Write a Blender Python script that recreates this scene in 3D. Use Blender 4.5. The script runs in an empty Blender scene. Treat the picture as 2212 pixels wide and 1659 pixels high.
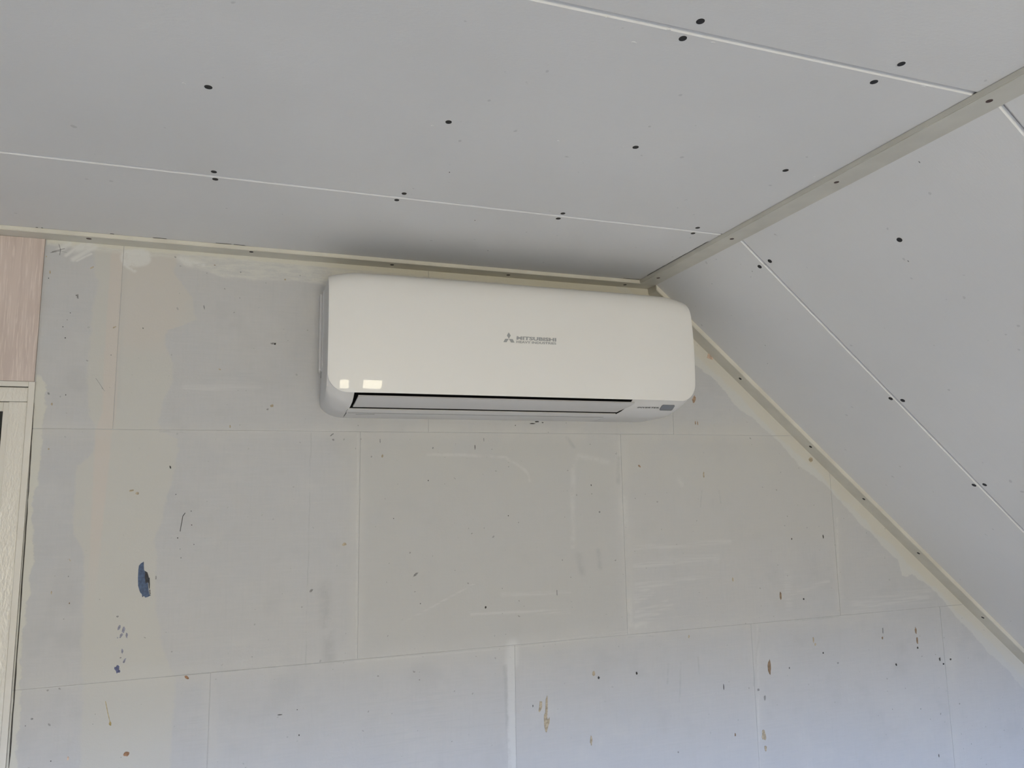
import bpy, bmesh, math, random
from mathutils import Vector, Matrix
random.seed(7)
scene = bpy.context.scene
C = scene.collection

# ------------------------------------------------------------------ camera
D, ZC = 1.70, 1.66                       # distance to the gable wall, eye height
FPX, CX, CY = 1565.06, 1106.0, 829.5
R_ = Vector((0.94594564, -0.32395224, -0.01554973))
U_ = Vector((-0.03078445, -0.13741282, 0.99003537))
F_ = Vector((0.32286091, 0.93604095, 0.13995775))
EYE = Vector((0, -D, ZC))
cam = bpy.data.cameras.new('camera'); co = bpy.data.objects.new('camera', cam); C.objects.link(co)
cam.sensor_fit = 'HORIZONTAL'; cam.sensor_width = 36.0; cam.lens = FPX / 2212 * 36; cam.clip_start = .02
co.matrix_world = Matrix(((R_.x, U_.x, -F_.x, EYE.x), (R_.y, U_.y, -F_.y, EYE.y), (R_.z, U_.z, -F_.z, EYE.z), (0, 0, 0, 1)))
scene.camera = co

# ------------------------------------------------------------------ world, exposure
vs = scene.view_settings
vs.view_transform = 'Standard'; vs.look = 'None'; vs.gamma = 1.0; vs.use_curve_mapping = False
vs.exposure = 0.0
scene.cycles.adaptive_threshold = .03
scene.cycles.max_bounces = 4; scene.cycles.diffuse_bounces = 4; scene.cycles.glossy_bounces = 2; scene.cycles.transparent_max_bounces = 4
world = bpy.data.worlds.new('sky'); scene.world = world; world.use_nodes = True
wn, wl = world.node_tree.nodes, world.node_tree.links
for n in list(wn): wn.remove(n)
wo = wn.new('ShaderNodeOutputWorld'); bg = wn.new('ShaderNodeBackground')
tc = wn.new('ShaderNodeTexCoord'); sx = wn.new('ShaderNodeSeparateXYZ'); rp = wn.new('ShaderNodeValToRGB'); mr = wn.new('ShaderNodeMapRange')
mr.inputs['From Min'].default_value = -1; mr.inputs['From Max'].default_value = 1
wl.new(tc.outputs['Generated'], sx.inputs[0]); wl.new(sx.outputs['Z'], mr.inputs['Value']); wl.new(mr.outputs[0], rp.inputs['Fac'])
el = rp.color_ramp.elements
el[0].position = .497; el[0].color = (.51, .455, .335, 1)          # ground and greenery
el[1].position = .518; el[1].color = (1.16, 1.56, 2.5, 1)          # bright hazy horizon
e = el.new(.75); e.color = (.95, 1.38, 2.3, 1)
e = el.new(1.0); e.color = (.6, .95, 1.7, 1)
wl.new(rp.outputs[0], bg.inputs['Color']); bg.inputs['Strength'].default_value = 108.0
wl.new(bg.outputs[0], wo.inputs['Surface'])

# windows in the wall behind the camera: (x0, x1, z0, z1), plus portals
YB = -6.0
WIN = [(-.78, -.36, .50, 1.42), (-.02, .72, .50, 1.42)]
for i, (a, b, z0, z1) in enumerate(WIN):
    L = bpy.data.lights.new('window_portal', 'AREA'); L.shape = 'RECTANGLE'; L.size = b - a; L.size_y = z1 - z0
    L.cycles.is_portal = True
    o = bpy.data.objects.new('window_portal', L); C.objects.link(o)
    o.location = ((a + b) / 2, YB - .06, (z0 + z1) / 2); o.rotation_euler = (math.pi / 2, 0, 0)

# ------------------------------------------------------------------ pixel -> direction / plane helpers
def ray(px, py): return R_ * ((px - CX) / FPX) - U_ * ((py - CY) / FPX) + F_
def on_y(px, py, Y=0.0):
    d = ray(px, py); return EYE + d * ((Y - EYE.y) / d.y)
def on_z(px, py, Z):
    d = ray(px, py); return EYE + d * ((Z - EYE.z) / d.z)
def on_plane(px, py, p, n):
    d = ray(px, py); return EYE + d * ((p - EYE).dot(n) / d.dot(n))
ZCEIL = ZC + .538
XS, ZS, TS = .983, ZC + .5305, .860           # the slope: a point and its fall per metre
def z_slope(x): return ZS - TS * (x - XS)
XTOP = XS - (ZCEIL - ZS) / TS                 # where slope and ceiling planes meet
SN = Vector((-TS, 0, -1)).normalized()        # slope normal, into the room
SD = Vector((1, 0, -TS)).normalized()         # down the slope
SP = Vector((XS, 0, ZS))

# ------------------------------------------------------------------ node helpers
class NT:
    def __init__(s, name):
        s.m = bpy.data.materials.new(name); s.m.use_nodes = True; s.t = s.m.node_tree
        s.b = s.t.nodes['Principled BSDF']
    def n(s, typ, **k):
        x = s.t.nodes.new(typ)
        for a, v in k.items(): setattr(x, a, v)
        return x
    def put(s, sock, v):
        if isinstance(v, bpy.types.NodeSocket): s.t.links.new(v, sock)
        elif isinstance(v, (tuple, list, Vector)):
            sock.default_value = tuple(v) if len(v) == len(sock.default_value) else tuple(v) + (1,)
        else: sock.default_value = v
    def math(s, op, a, b=0.0, c=None, clamp=False):
        x = s.n('ShaderNodeMath', operation=op, use_clamp=clamp)
        s.put(x.inputs[0], a); s.put(x.inputs[1], b)
        if c is not None: s.put(x.inputs[2], c)
        return x.outputs[0]
    def sstep(s, v, a, b, lo=0.0, hi=1.0):
        x = s.n('ShaderNodeMapRange', interpolation_type='SMOOTHSTEP')
        for i, q in zip(('Value', 'From Min', 'From Max', 'To Min', 'To Max'), (v, a, b, lo, hi)): s.put(x.inputs[i], q)
        return x.outputs[0]
    def mix(s, f, a, b, blend='MIX'):
        x = s.n('ShaderNodeMix', data_type='RGBA', blend_type=blend)
        s.put(x.inputs[0], f); s.put(x.inputs[6], a); s.put(x.inputs[7], b)
        return x.outputs[2]
    def noise(s, vec, scale, detail=2.0, rough=.55):
        x = s.n('ShaderNodeTexNoise'); s.put(x.inputs['Vector'], vec)
        x.inputs['Scale'].default_value = scale; x.inputs['Detail'].default_value = detail; x.inputs['Roughness'].default_value = rough
        return x.outputs['Fac']
    def pos(s): return s.n('ShaderNodeNewGeometry').outputs['Position']
    def scalev(s, vec, v):
        x = s.n('ShaderNodeVectorMath', operation='MULTIPLY'); s.put(x.inputs[0], vec); x.inputs[1].default_value = v
        return x.outputs[0]
    def bump(s, h, strength, dist):
        x = s.n('ShaderNodeBump'); s.put(x.inputs['Height'], h); x.inputs['Strength'].default_value = strength; x.inputs['Distance'].default_value = dist
        s.t.links.new(x.outputs[0], s.b.inputs['Normal'])
    def set(s, **k):
        for a, v in k.items(): s.put(s.b.inputs[a.replace('_', ' ')], v)
        return s.m

def simple(name, col, rough=.5, var=.03, scale=30, coat=0, spec=.5, bump=0, bdist=.0004, bscale=400):
    t = NT(name); p = t.pos(); f = t.noise(p, scale)
    a = tuple(c * (1 - var) for c in col); b = tuple(min(1, c * (1 + var)) for c in col)
    t.set(Base_Color=t.mix(t.sstep(f, .3, .7), a, b), Roughness=rough)
    t.b.inputs['Specular IOR Level'].default_value = spec
    if coat: t.b.inputs['Coat Weight'].default_value = coat; t.b.inputs['Coat Roughness'].default_value = .012
    if bump: t.bump(t.noise(p, bscale, 2), bump, bdist)
    return t.m

# ------------------------------------------------------------------ mesh helpers
def link(name, me, mat=None, parent=None, smooth=False):
    o = bpy.data.objects.new(name, me); C.objects.link(o)
    if mat and not me.materials: me.materials.append(mat)
    if parent: o.parent = parent
    if smooth:
        for p in me.polygons: p.use_smooth = True
    return o
def mesh(name, v, f, mat=None, parent=None, smooth=False):
    me = bpy.data.meshes.new(name); me.from_pydata([tuple(q) for q in v], [], f); me.update()
    bm = bmesh.new(); bm.from_mesh(me); bmesh.ops.recalc_face_normals(bm, faces=bm.faces); bm.to_mesh(me); bm.free()
    return link(name, me, mat, parent, smooth)
def boxdata(x0, x1, y0, y1, z0, z1):
    v = [(x, y, z) for x in (x0, x1) for y in (y0, y1) for z in (z0, z1)]
    return v, [(0, 1, 3, 2), (4, 6, 7, 5), (0, 4, 5, 1), (2, 3, 7, 6), (0, 2, 6, 4), (1, 5, 7, 3)]
def box(name, a, mat, parent=None, bevel=0):
    v, f = boxdata(*a); o = mesh(name, v, f, mat, parent)
    if bevel:
        bm = bmesh.new(); bm.from_mesh(o.data)
        bmesh.ops.bevel(bm, geom=bm.edges[:], offset=bevel, segments=2, affect='EDGES', profile=.6)
        bm.to_mesh(o.data); bm.free()
    return o
def boxes(name, lst, mat, parent=None):
    V, F = [], []
    for a in lst:
        v, f = boxdata(*a); k = len(V); V += v; F += [tuple(i + k for i in q) for q in f]
    return mesh(name, V, F, mat, parent)
def prism(name, front, back, mat, parent=None, smooth=False):
    n = len(front); v = list(front) + list(back)
    f = [tuple(range(n)), tuple(range(2 * n - 1, n - 1, -1))] + [(i, (i + 1) % n, n + (i + 1) % n, n + i) for i in range(n)]
    return mesh(name, v, f, mat, parent, smooth)
def empty(name, loc):
    o = bpy.data.objects.new(name, None); o.location = loc; o.empty_display_size = .05; C.objects.link(o); return o
def structure(o): o['kind'] = 'structure'; return o
def tag(o, label, cat, group=None):
    o['label'] = label; o['category'] = cat
    if group: o['group'] = group
    return o
def adopt(o, parent):                       # parent without moving (parents may be empties off the origin)
    o.parent = parent; o.matrix_parent_inverse = Matrix.Translation(parent.location).inverted(); return o

# ------------------------------------------------------------------ plain materials
M = {}
def board_material(name, col):
    t = NT(name); p = t.pos()
    f = t.noise(p, 2.2, 2); g = t.noise(t.scalev(p, (3, 60, 3)), 9, 1)
    c = t.mix(t.sstep(f, .3, .7), tuple(q * .975 for q in col), tuple(q * 1.025 for q in col))
    c = t.mix(t.math('MULTIPLY', t.sstep(g, .45, .75), .12), c, tuple(q * .93 for q in col))
    sp = t.noise(p, 55, 1, .5)
    c = t.mix(t.math('MULTIPLY', t.sstep(sp, .76, .80), .45), c, tuple(q * .6 for q in col))
    t.set(Base_Color=c, Roughness=.62); t.b.inputs['Specular IOR Level'].default_value = .35
    t.bump(t.noise(t.scalev(p, (1, 3, 1)), 130, 3, .7), .2, .0014)
    return t.m
M['board'] = board_material('painted_plasterboard', (.705, .695, .675))
M['batten'] = simple('cream_gloss_paint', (.58, .555, .48), .38, .05, 14, bump=.12, bscale=120, bdist=.001)
M['screw'] = simple('black_screw', (.012, .012, .013), .55, .2, 300)
M['rust'] = simple('brown_screw', (.06, .035, .03), .6, .4, 300)
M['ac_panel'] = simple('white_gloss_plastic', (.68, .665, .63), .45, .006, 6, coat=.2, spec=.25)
M['ac_louvre'] = simple('shaded_white_louvre_plastic', (.53, .52, .51), .33, .01, 9)  # white plastic, darkened so the colour carries the shade under the unit
M['ac_body'] = simple('shaded_white_satin_plastic', (.60, .59, .575), .33, .01, 9)  # same white as the panel; the casing's weaker light is put into the colour
M['ac_dark'] = simple('black_plastic', (.012, .012, .013), .5, .1, 50)
M['ac_grey'] = simple('grey_seam', (.25, .25, .245), .5, .1, 50)
M['ac_logo'] = simple('grey_print', (.30, .305, .305), .35, .02, 50)
M['ac_ink'] = simple('black_print', (.02, .02, .022), .4, .02, 50)
M['ac_sensor'] = simple('smoked_grey_window', (.16, .17, .185), .12, .02, 50, coat=.6)
M['plain_wall'] = simple('plain_wall_paint', (.66, .65, .62), .8, .03, 3)
M['floor'] = simple('floor_board', (.69, .575, .42), .5, .12, 5)
M['white_paint'] = simple('white_frame_paint', (.60, .57, .51), .3, .02, 10)
M['crack'] = simple('dark_gap', (.05, .045, .04), .9, .2, 80)
M['door_glass'] = simple('dark_door_glass', (.012, .011, .009), .04, .1, 5)
t = NT('roller_painted_door'); p = t.pos(); q = t.scalev(p, (1, 1, .45))
t.set(Base_Color=(.605, .575, .515), Roughness=.27)
t.bump(t.noise(q, 230, 2, .6), .55, .0022); M['door'] = t.m
t = NT('window_glass'); tr = t.n('ShaderNodeBsdfTransparent'); gl = t.n('ShaderNodeBsdfGlossy'); gl.inputs['Roughness'].default_value = .02
mx = t.n('ShaderNodeMixShader'); mx.inputs[0].default_value = .06
t.t.links.new(tr.outputs[0], mx.inputs[1]); t.t.links.new(gl.outputs[0], mx.inputs[2])
t.t.links.new(mx.outputs[0], t.t.nodes['Material Output'].inputs['Surface']); M['glass'] = t.m
t = NT('pink_woodgrain'); p = t.pos()
g = t.noise(t.scalev(p, (1, 1, .05)), 300, 2, .7); w = t.noise(t.scalev(p, (1, 1, .06)), 90, 2, .6)
c = t.mix(t.sstep(w, .35, .65), (.47, .385, .34), (.53, .44, .39))
c = t.mix(t.math('MULTIPLY', t.sstep(g, .52, .66), .7), c, (.62, .53, .475)); t.set(Base_Color=c, Roughness=.55); M['pink'] = t.m
for k, col in dict(tan=(.36, .30, .21), brown=(.23, .16, .10), orange=(.34, .23, .15), rust2=(.28, .15, .08), ochre=(.38, .29, .12), pinkish=(.50, .37, .28),
                   dark=(.035, .033, .03), grey=(.22, .215, .21), blue=(.065, .095, .16), navy=(.03, .03, .035), bluegrey=(.22, .22, .27), deepblue=(.10, .11, .20), white=(.72, .72, .69)).items():
    M[k] = simple('mark_' + k, col, .75, .25, 160)

# ------------------------------------------------------------------ gable wall material
def wall_material(bounds=None):
    # marks that do not reach this block are left out of its node tree
    bx0, bx1, bz0, bz1 = bounds or (9, -9, 9, -9)
    def hits(x0, x1, z0, z1, m): return x1 + m >= bx0 and x0 - m <= bx1 and z1 + m >= bz0 and z0 - m <= bz1
    t = NT('filled_block_wall'); P = t.pos()
    sep = t.n('ShaderNodeSeparateXYZ'); t.t.links.new(P, sep.inputs[0]); X, Z = sep.outputs['X'], sep.outputs['Z']
    n1 = t.math('SUBTRACT', t.noise(P, 9, 3, .6), .5); n2 = t.math('SUBTRACT', t.noise(P, 45, 3, .65), .5)
    rag = t.math('ADD', t.math('MULTIPLY', n1, .018), t.math('MULTIPLY', n2, .016))     # ragged edges, metres
    hst = t.noise(t.scalev(P, (1.2, 1, 26)), 6, 3, .65)                                   # trowel streaks
    vst = t.noise(t.scalev(P, (26, 1, 1.2)), 5, 2, .65)
    X0, X1, Z0, Z1 = -.6, 2.4, ZC - 1.0, ZC + .6
    def curve(inp, lo, hi, vlo, vhi, pts):
        c = t.n('ShaderNodeFloatCurve'); m = c.mapping; m.use_clip = True
        t.put(c.inputs['Value'], t.math('DIVIDE', t.math('SUBTRACT', inp, lo), hi - lo))
        cv = m.curves[0]; ps = sorted(((a - lo) / (hi - lo), (b - vlo) / (vhi - vlo)) for a, b in pts)
        cv.points[0].location = (0, ps[0][1]); cv.points[1].location = (1, ps[-1][1])
        for a, b in ps: cv.points.new(min(max(a, .0005), .9995), min(max(b, 0), 1))
        for q in cv.points: q.handle_type = 'VECTOR'
        m.update()
        return t.math('ADD', t.math('MULTIPLY', c.outputs[0], vhi - vlo), vlo)
    def W(px, py): v = on_y(px, py, 0); return v.x, v.z
    def reach(pts): return hits(min(W(*q)[0] for q in pts), max(W(*q)[0] for q in pts), min(W(*q)[1] for q in pts), max(W(*q)[1] for q in pts), .03)
    def vcurve(pts): return curve(Z, Z0, Z1, X0, X1, [(W(*q)[1], W(*q)[0]) for q in pts])
    def hcurve(pts): return curve(X, X0, X1, Z0, Z1, [W(*q) for q in pts])
    def between(v, lo, hi, soft=.004, r=1.0):
        if lo is None or hi is None: return None
        vv = t.math('MULTIPLY_ADD', rag, r, v)
        a = t.sstep(t.math('SUBTRACT', vv, lo), -soft, soft); b = t.sstep(t.math('SUBTRACT', hi, vv), -soft, soft)
        return t.math('MULTIPLY', a, b)
    def mul(*a):
        if any(q is None for q in a): return None
        r = a[0]
        for q in a[1:]: r = t.math('MULTIPLY', r, q)
        return r
    def layer(c, col, *f):                      # lay a colour over the wall where all the factors meet
        f = mul(*f)
        return c if f is None else t.mix(f, c, col)
    def mx(lst):
        lst = [q for q in lst if q is not None]
        if not lst: return None
        r = lst[0]
        for q in lst[1:]: r = t.math('MAXIMUM', r, q)
        return r
    XZ = t.n('ShaderNodeCombineXYZ'); t.put(XZ.inputs[0], t.math('MULTIPLY_ADD', n2, .006, t.math('MULTIPLY_ADD', n1, .006, X))); t.put(XZ.inputs[2], t.math('MULTIPLY_ADD', n2, .006, Z)); XZ = XZ.outputs[0]
    def vm(op, a, b):
        x = t.n('ShaderNodeVectorMath', operation=op); t.put(x.inputs[0], a); t.put(x.inputs[1], b)
        return x.outputs['Value'] if op in ('DOT_PRODUCT', 'LENGTH') else x.outputs[0]
    def seg(a, b, w, soft=None):                # distance to a segment, pixels -> wall metres, width in metres
        a, b = Vector((W(*a)[0], 0, W(*a)[1])), Vector((W(*b)[0], 0, W(*b)[1])); d = b - a; soft = w if soft is None else soft
        if not hits(min(a.x, b.x), max(a.x, b.x), min(a.z, b.z), max(a.z, b.z), w + soft + .012): return None
        pa = vm('SUBTRACT', XZ, a)
        h = t.math('MINIMUM', t.math('MAXIMUM', t.math('DIVIDE', vm('DOT_PRODUCT', pa, d), max(d.length_squared, 1e-9)), 0.0), 1.0)
        sc = t.n('ShaderNodeVectorMath', operation='SCALE'); sc.inputs[0].default_value = d; t.put(sc.inputs['Scale'], h)
        return t.sstep(vm('LENGTH', vm('SUBTRACT', pa, sc.outputs[0]), (0, 0, 0)), w + soft, max(w - soft, 0))
    def poly(pts, w, soft=None): return mx([seg(a, b, w, soft) for a, b in zip(pts, pts[1:])])
    def rect(x0, y0, x1, y1, soft=.006, r=1.0):
        a, b = W((x0 + x1) / 2, y0), W((x0 + x1) / 2, y1); l, rr = W(x0, (y0 + y1) / 2)[0], W(x1, (y0 + y1) / 2)[0]
        if not hits(l, rr, b[1], a[1], soft + .02 * r): return None
        return mul(between(X, l, rr, soft, r), between(Z, b[1], a[1], soft, r))
    K = .81                                     # overall reflectance of the old wall
    col = lambda *q: tuple(v * K for v in q)
    GREY, CREAM, BEIGE, WHITE = col(.545, .543, .543), col(.60, .585, .535), col(.63, .575, .52), col(.70, .695, .655)
    # block face: grey with faint lavender, skim of cream filler drifting over it
    big = t.noise(P, 1.7, 4, .6)
    c = t.mix(t.sstep(big, .35, .65), GREY, col(.575, .565, .55))
    c = t.mix(t.math('MULTIPLY', t.sstep(hst, .42, .75), .22), c, col(.62, .61, .585))
    c = t.mix(t.math('MULTIPLY', t.sstep(vst, .5, .8), .18), c, col(.50, .495, .495))
    mot = t.noise(P, 7, 3, .65); fib = t.noise(t.scalev(P, (1, 1, .12)), 210, 2, .6); fih = t.noise(t.scalev(P, (.1, 1, 1)), 230, 1, .6)
    c = t.mix(t.math('MULTIPLY', t.sstep(mot, .52, .72), .5), c, col(.495, .49, .485))
    c = t.mix(t.math('MULTIPLY', t.sstep(mot, .46, .30), .35), c, col(.615, .605, .58))
    c = t.mix(t.math('MULTIPLY', t.sstep(t.math('ADD', fib, fih), .85, 1.25), .11), c, col(.46, .455, .45))
    c = layer(c, CREAM, rect(760, 900, 1760, 1060, .06, 2.5), .8, t.sstep(n1, -.25, .15))
    c = layer(c, col(.545, .535, .505), rect(770, 930, 1340, 1420, .05, 2), .6)
    c = layer(c, col(.57, .555, .52), rect(1350, 940, 1820, 1180, .05, 2), .55)
    # filled chase running down left of the unit
    if bounds and bx0 < -.05:
        lft = vcurve([(205, 505), (205, 590), (214, 611), (200, 669), (194, 741), (190, 816), (191, 900), (208, 931), (208, 952), (200, 982), (169, 1005), (160, 1106), (160, 1156), (183, 1193), (181, 1280), (176, 1403), (176, 1540), (174, 1659)])
        rgt = vcurve([(388, 520), (376, 590), (400, 620), (415, 645), (424, 690), (400, 703), (362, 712), (355, 741), (373, 786), (373, 825), (352, 861), (340, 907), (352, 935), (385, 946), (384, 985), (382, 1000), (366, 1051), (352, 1119), (336, 1165), (336, 1220), (335, 1312), (352, 1400), (380, 1463), (372, 1560), (366, 1659)])
        chase = between(X, lft, rgt, .004, 1.0)
        c = layer(c, CREAM, chase, .82)
        c = layer(c, BEIGE, rect(255, 545, 400, 760, .03, 2), chase, .48)
        pl = vcurve([(241, 540), (232, 672), (226, 765), (220, 890), (206, 930), (197, 1130), (190, 1300)]); pr = vcurve([(268, 540), (260, 672), (257, 765), (250, 890), (242, 930), (222, 1130), (205, 1300)])
        c = layer(c, BEIGE, between(X, pl, pr, .003, .25), t.sstep(Z, ZC - .30, ZC - .02), .85)
        c = layer(c, col(.47, .465, .45), poly([(270, 560), (262, 660), (259, 765), (252, 880)], .005, .005), .18)
    # filler against the door frame
    rough = None
    if bounds and bx0 < -.38:
        dr = vcurve([(83, 800), (96, 835), (97, 880), (92, 905), (92, 960), (80, 1040), (72, 1100), (70, 1160), (76, 1220), (67, 1235), (66, 1280), (55, 1310), (54, 1345), (48, 1365), (46, 1450), (44, 1540), (38, 1600), (40, 1659)])
        rough = mul(between(X, -.6, dr, .0025, 1.3), t.sstep(Z, ZC + .245, ZC + .235))
        c = layer(c, col(.66, .645, .575), rough)
    # cream line and trowelled white band under the ceiling batten
    if bounds and bz1 > ZC + .38:
        tb = hcurve([(60, 522), (98, 527), (200, 541), (300, 549), (385, 557), (394, 571), (431, 581), (482, 598), (542, 604), (632, 606), (700, 613), (740, 680), (1500, 700)])
        band = between(Z, tb, 9, .004, .45); rough = band if rough is None else t.math('MAXIMUM', rough, band)
        c = layer(c, col(.68, .67, .615), band, t.math('MULTIPLY_ADD', t.sstep(t.noise(t.scalev(P, (3, 1, 14)), 7, 5, .75), .38, .62), .75, .25))
        tl = hcurve([(60, 521), (98, 524), (540, 562), (700, 577), (1400, 640)])
        c = layer(c, col(.71, .685, .585), between(Z, tl, 9, .003, .3), .8)
    # white trowel blobs and strokes near the top left
    wh = [seg((283, 558), (305, 556), .020, .004), seg((268, 572), (292, 585), .003), seg((142, 552), (176, 528), .003), seg((158, 560), (205, 533), .0045, .004), seg((166, 563), (198, 548), .002),
          seg((128, 540), (150, 526), .005), seg((168, 538), (200, 527), .008), seg((392, 560), (410, 568), .008), seg((415, 565), (440, 572), .004)]
    c = layer(c, col(.74, .735, .70), mx(wh), t.sstep(t.noise(P, 60, 3, .7), .25, .5), .85)
    # strip of filler down the slope batten
    if bounds and z_slope(bx1) - .2 < bz1:
        al = t.math('ADD', t.math('MULTIPLY', X, SD.x), t.math('MULTIPLY', t.math('SUBTRACT', Z, ZC), SD.z))
        pe = t.math('ADD', t.math('MULTIPLY', X, -SD.z), t.math('MULTIPLY', t.math('SUBTRACT', Z, ZC), SD.x))
        def AP(q): x, z = W(*q); z -= ZC; return x * SD.x + z * SD.z, -x * SD.z + z * SD.x
        lo = curve(al, 0, 2.4, .6, 1.3, [AP(q) for q in [(1500, 786), (1545, 821), (1598, 884), (1622, 900), (1650, 926), (1685, 958), (1727, 1007), (1780, 1042), (1804, 1073), (1857, 1129), (1912, 1185), (1941, 1212), (1949, 1246), (1962, 1247), (1970, 1240), (2024, 1279), (2062, 1330), (2098, 1365), (2134, 1407), (2177, 1450), (2212, 1490)]])
        fade = t.sstep(al, 2.35, 1.6, .45, 1.0)
        c = layer(c, col(.665, .66, .615), between(pe, lo, 9, .0025, .9), fade, .9)
        inn = t.math('MULTIPLY_ADD', n1, .05, AP((1610, 840))[1] - .032)
        c = layer(c, col(.665, .63, .535), between(pe, inn, 9, .006, .6), fade, .75)
    # filled joints
    wear = t.sstep(t.noise(P, 22, 4, .7), .34, .62)
    H1 = [(95, 925), (345, 931), (760, 931), (1334, 938), (1700, 940)]; H2 = [(80, 1485), (360, 1460), (770, 1424), (1105, 1394), (1358, 1364), (1640, 1346), (1900, 1330)]
    soft = [poly(H1, .016, .016), poly(H2, .020, .018), poly([(777, 930), (770, 1428)], .014, .012), poly([(1342, 940), (1350, 1130), (1358, 1364)], .017, .014), poly([(1805, 1075), (1813, 1330)], .012, .012),
            poly([(1630, 1350), (1640, 1659)], .016, .015), poly([(452, 1458), (458, 1659)], .012, .012), poly([(2055, 1380), (2066, 1659)], .016, .016)]
    c = layer(c, col(.635, .62, .58), mx(soft), t.sstep(n1, -.3, .2), .45)
    crisp = [poly([(1346, 1080), (1350, 1160)], .010, .008), poly([(1359, 1290), (1361, 1350), (1420, 1353)], .006, .006),
             poly([(925, 982), (1005, 983), (1092, 988), (1120, 1005), (1140, 1022), (1145, 1038)], .0030, .0035), poly([(1238, 1180), (1237, 1010), (1250, 985), (1312, 998)], .005, .007), poly([(345, 931), (760, 931)], .002, .002),
             poly([(773, 940), (770, 1428)], .0022, .002), poly([(1337, 940), (1343, 1050), (1352, 1150)], .002, .002), poly([(1362, 1300), (1357, 1364)], .002, .002), poly([(770, 1427), (1105, 1397), (1358, 1366)], .003, .004),
             poly([(1636, 1352), (1640, 1659)], .003, .003), poly([(80, 1485), (175, 1480)], .002, .002), poly([(1808, 1120), (1813, 1330)], .003, .003), poly([(690, 1370), (715, 1358)], .005, .003), poly([(1466, 1035), (1472, 1045)], .007, .006)]
    c = layer(c, col(.71, .70, .66), mx(crisp), wear, .42)
    c = layer(c, col(.71, .71, .69), mx([poly([(1105, 1425), (1104, 1520), (1106, 1659)], .0095, .002), poly([(1108, 1395), (1105, 1430)], .014, .010)]), .7)
    # horizontal trowel smears on the right-hand block
    sm = [seg((1375, y), (x, y - (y - 945) * .06), w, w) for y, x, w in ((1184, 1575, .006), (1222, 1548, .010), (1262, 1545, .004), (1271, 1500, .004), (1290, 1400, .008), (1301, 1412, .005), (1322, 1440, .004), (1333, 1450, .006), (1352, 1420, .006))]
    sm += [seg((1700, 1240), (1704, 1310), .010), seg((1690, 1290), (1790, 1255), .005), seg((420, 843), (545, 830), .004), seg((400, 836), (560, 833), .006), seg((1085, 1285), (1230, 1280), .004), seg((1020, 1325), (1230, 1320), .004), seg((870, 1345), (1030, 1258), .002), seg((1850, 1310), (2000, 1285), .018)]
    c = layer(c, col(.67, .665, .64), mx(sm), t.sstep(hst, .38, .62), .5)
    # thin ridge lines and grey rubs
    dk = [poly([(345, 932), (400, 933)], .002, .0015), poly([(360, 1461), (770, 1426), (1105, 1397), (1355, 1366)], .0012, .0012), poly([(1358, 1376), (1412, 1374)], .0014, .001), poly([(672, 936), (660, 1440)], .0010, .0012), poly([(1338, 990), (1336, 1040)], .006, .006),
          poly([(1640, 1360), (1628, 1480)], .003, .003), poly([(1700, 1342), (1812, 1332), (1814, 1280)], .002, .002), poly([(1240, 965), (1225, 945)], .004, .004), poly([(1090, 1440), (1096, 1560), (1101, 1659)], .004, .004), seg((1444, 1435), (1442, 1475), .0025), seg((1471, 1430), (1468, 1520), .0022), seg((1508, 1420), (1510, 1455), .0018), seg((1554, 1060), (1557, 1086), .0018), seg((1516, 1060), (1513, 1095), .0015), seg((1250, 1200), (1258, 1235), .008), seg((1293, 1190), (1297, 1225), .006), seg((700, 1265), (712, 1420), .012)]
    c = layer(c, col(.40, .395, .39), mx(dk), wear, .42)
    c = layer(c, col(.47, .47, .475), mx([rect(780, 1480, 1095, 1659, .03), rect(385, 800, 620, 830, .02), rect(380, 1480, 450, 1640, .03)]), t.sstep(hst, .45, .7), .35)
    # fine grime specks
    c = layer(c, col(.26, .25, .23), t.sstep(t.noise(P, 95, 1, .5), .735, .765), t.sstep(big, .38, .6), .7)
    t.set(Base_Color=c, Roughness=.72); t.b.inputs['Specular IOR Level'].default_value = .35
    h = t.math('MULTIPLY', t.noise(P, 220, 2), .5)
    if rough is not None: h = t.math('ADD', h, t.math('MULTIPLY', rough, t.math('MULTIPLY_ADD', t.noise(P, 120, 5, .7), 1.4, .5)))
    t.bump(h, .30, .0012)
    return t.m
M['wall'] = wall_material()

# ------------------------------------------------------------------ room shell
XL = -2.8; XR = XS + ZS / TS                                  # left wall, foot of the slope
DX, DZ, XD = -.4425, ZC + .2265, -1.36                        # door frame: outer right edge, top, left edge
def gable(pts): return [(x, .0008, z) for x, z in pts], [(x, .12, z) for x, z in pts]
gV, gF = [], []
for pts in ([(XL - .1, -.05), (XD, -.05), (XD, ZCEIL + .06), (XL - .1, ZCEIL + .06)], [(XD, DZ), (DX, DZ), (DX, ZCEIL + .06), (XD, ZCEIL + .06)], [(DX, -.05), (XR + .1, -.05), (XTOP + .06, ZCEIL + .06), (DX, ZCEIL + .06)]):
    f_, b_ = gable(pts); k = len(gV); gV += f_ + b_; gF += [(k, k + 1, k + 2, k + 3), (k + 7, k + 6, k + 5, k + 4)] + [(k + i, k + (i + 1) % 4, k + 4 + (i + 1) % 4, k + 4 + i) for i in range(4)]
wall_back = structure(mesh('wall_back', gV, gF, M['wall']))
def clip(poly, f):
    out = []
    for i, a in enumerate(poly):
        b = poly[(i + 1) % len(poly)]; fa, fb = f(a), f(b)
        if fa >= 0: out.append(a)
        if (fa >= 0) != (fb >= 0): k = fa / (fa - fb); out.append((a[0] + (b[0] - a[0]) * k, a[1] + (b[1] - a[1]) * k))
    return out
rows = [(.131, .60, .373), (-.374, .131, .213), (-.879, -.374, -.088), (-1.384, -.879, .213), (-1.66, -1.384, -.088)]
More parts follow.
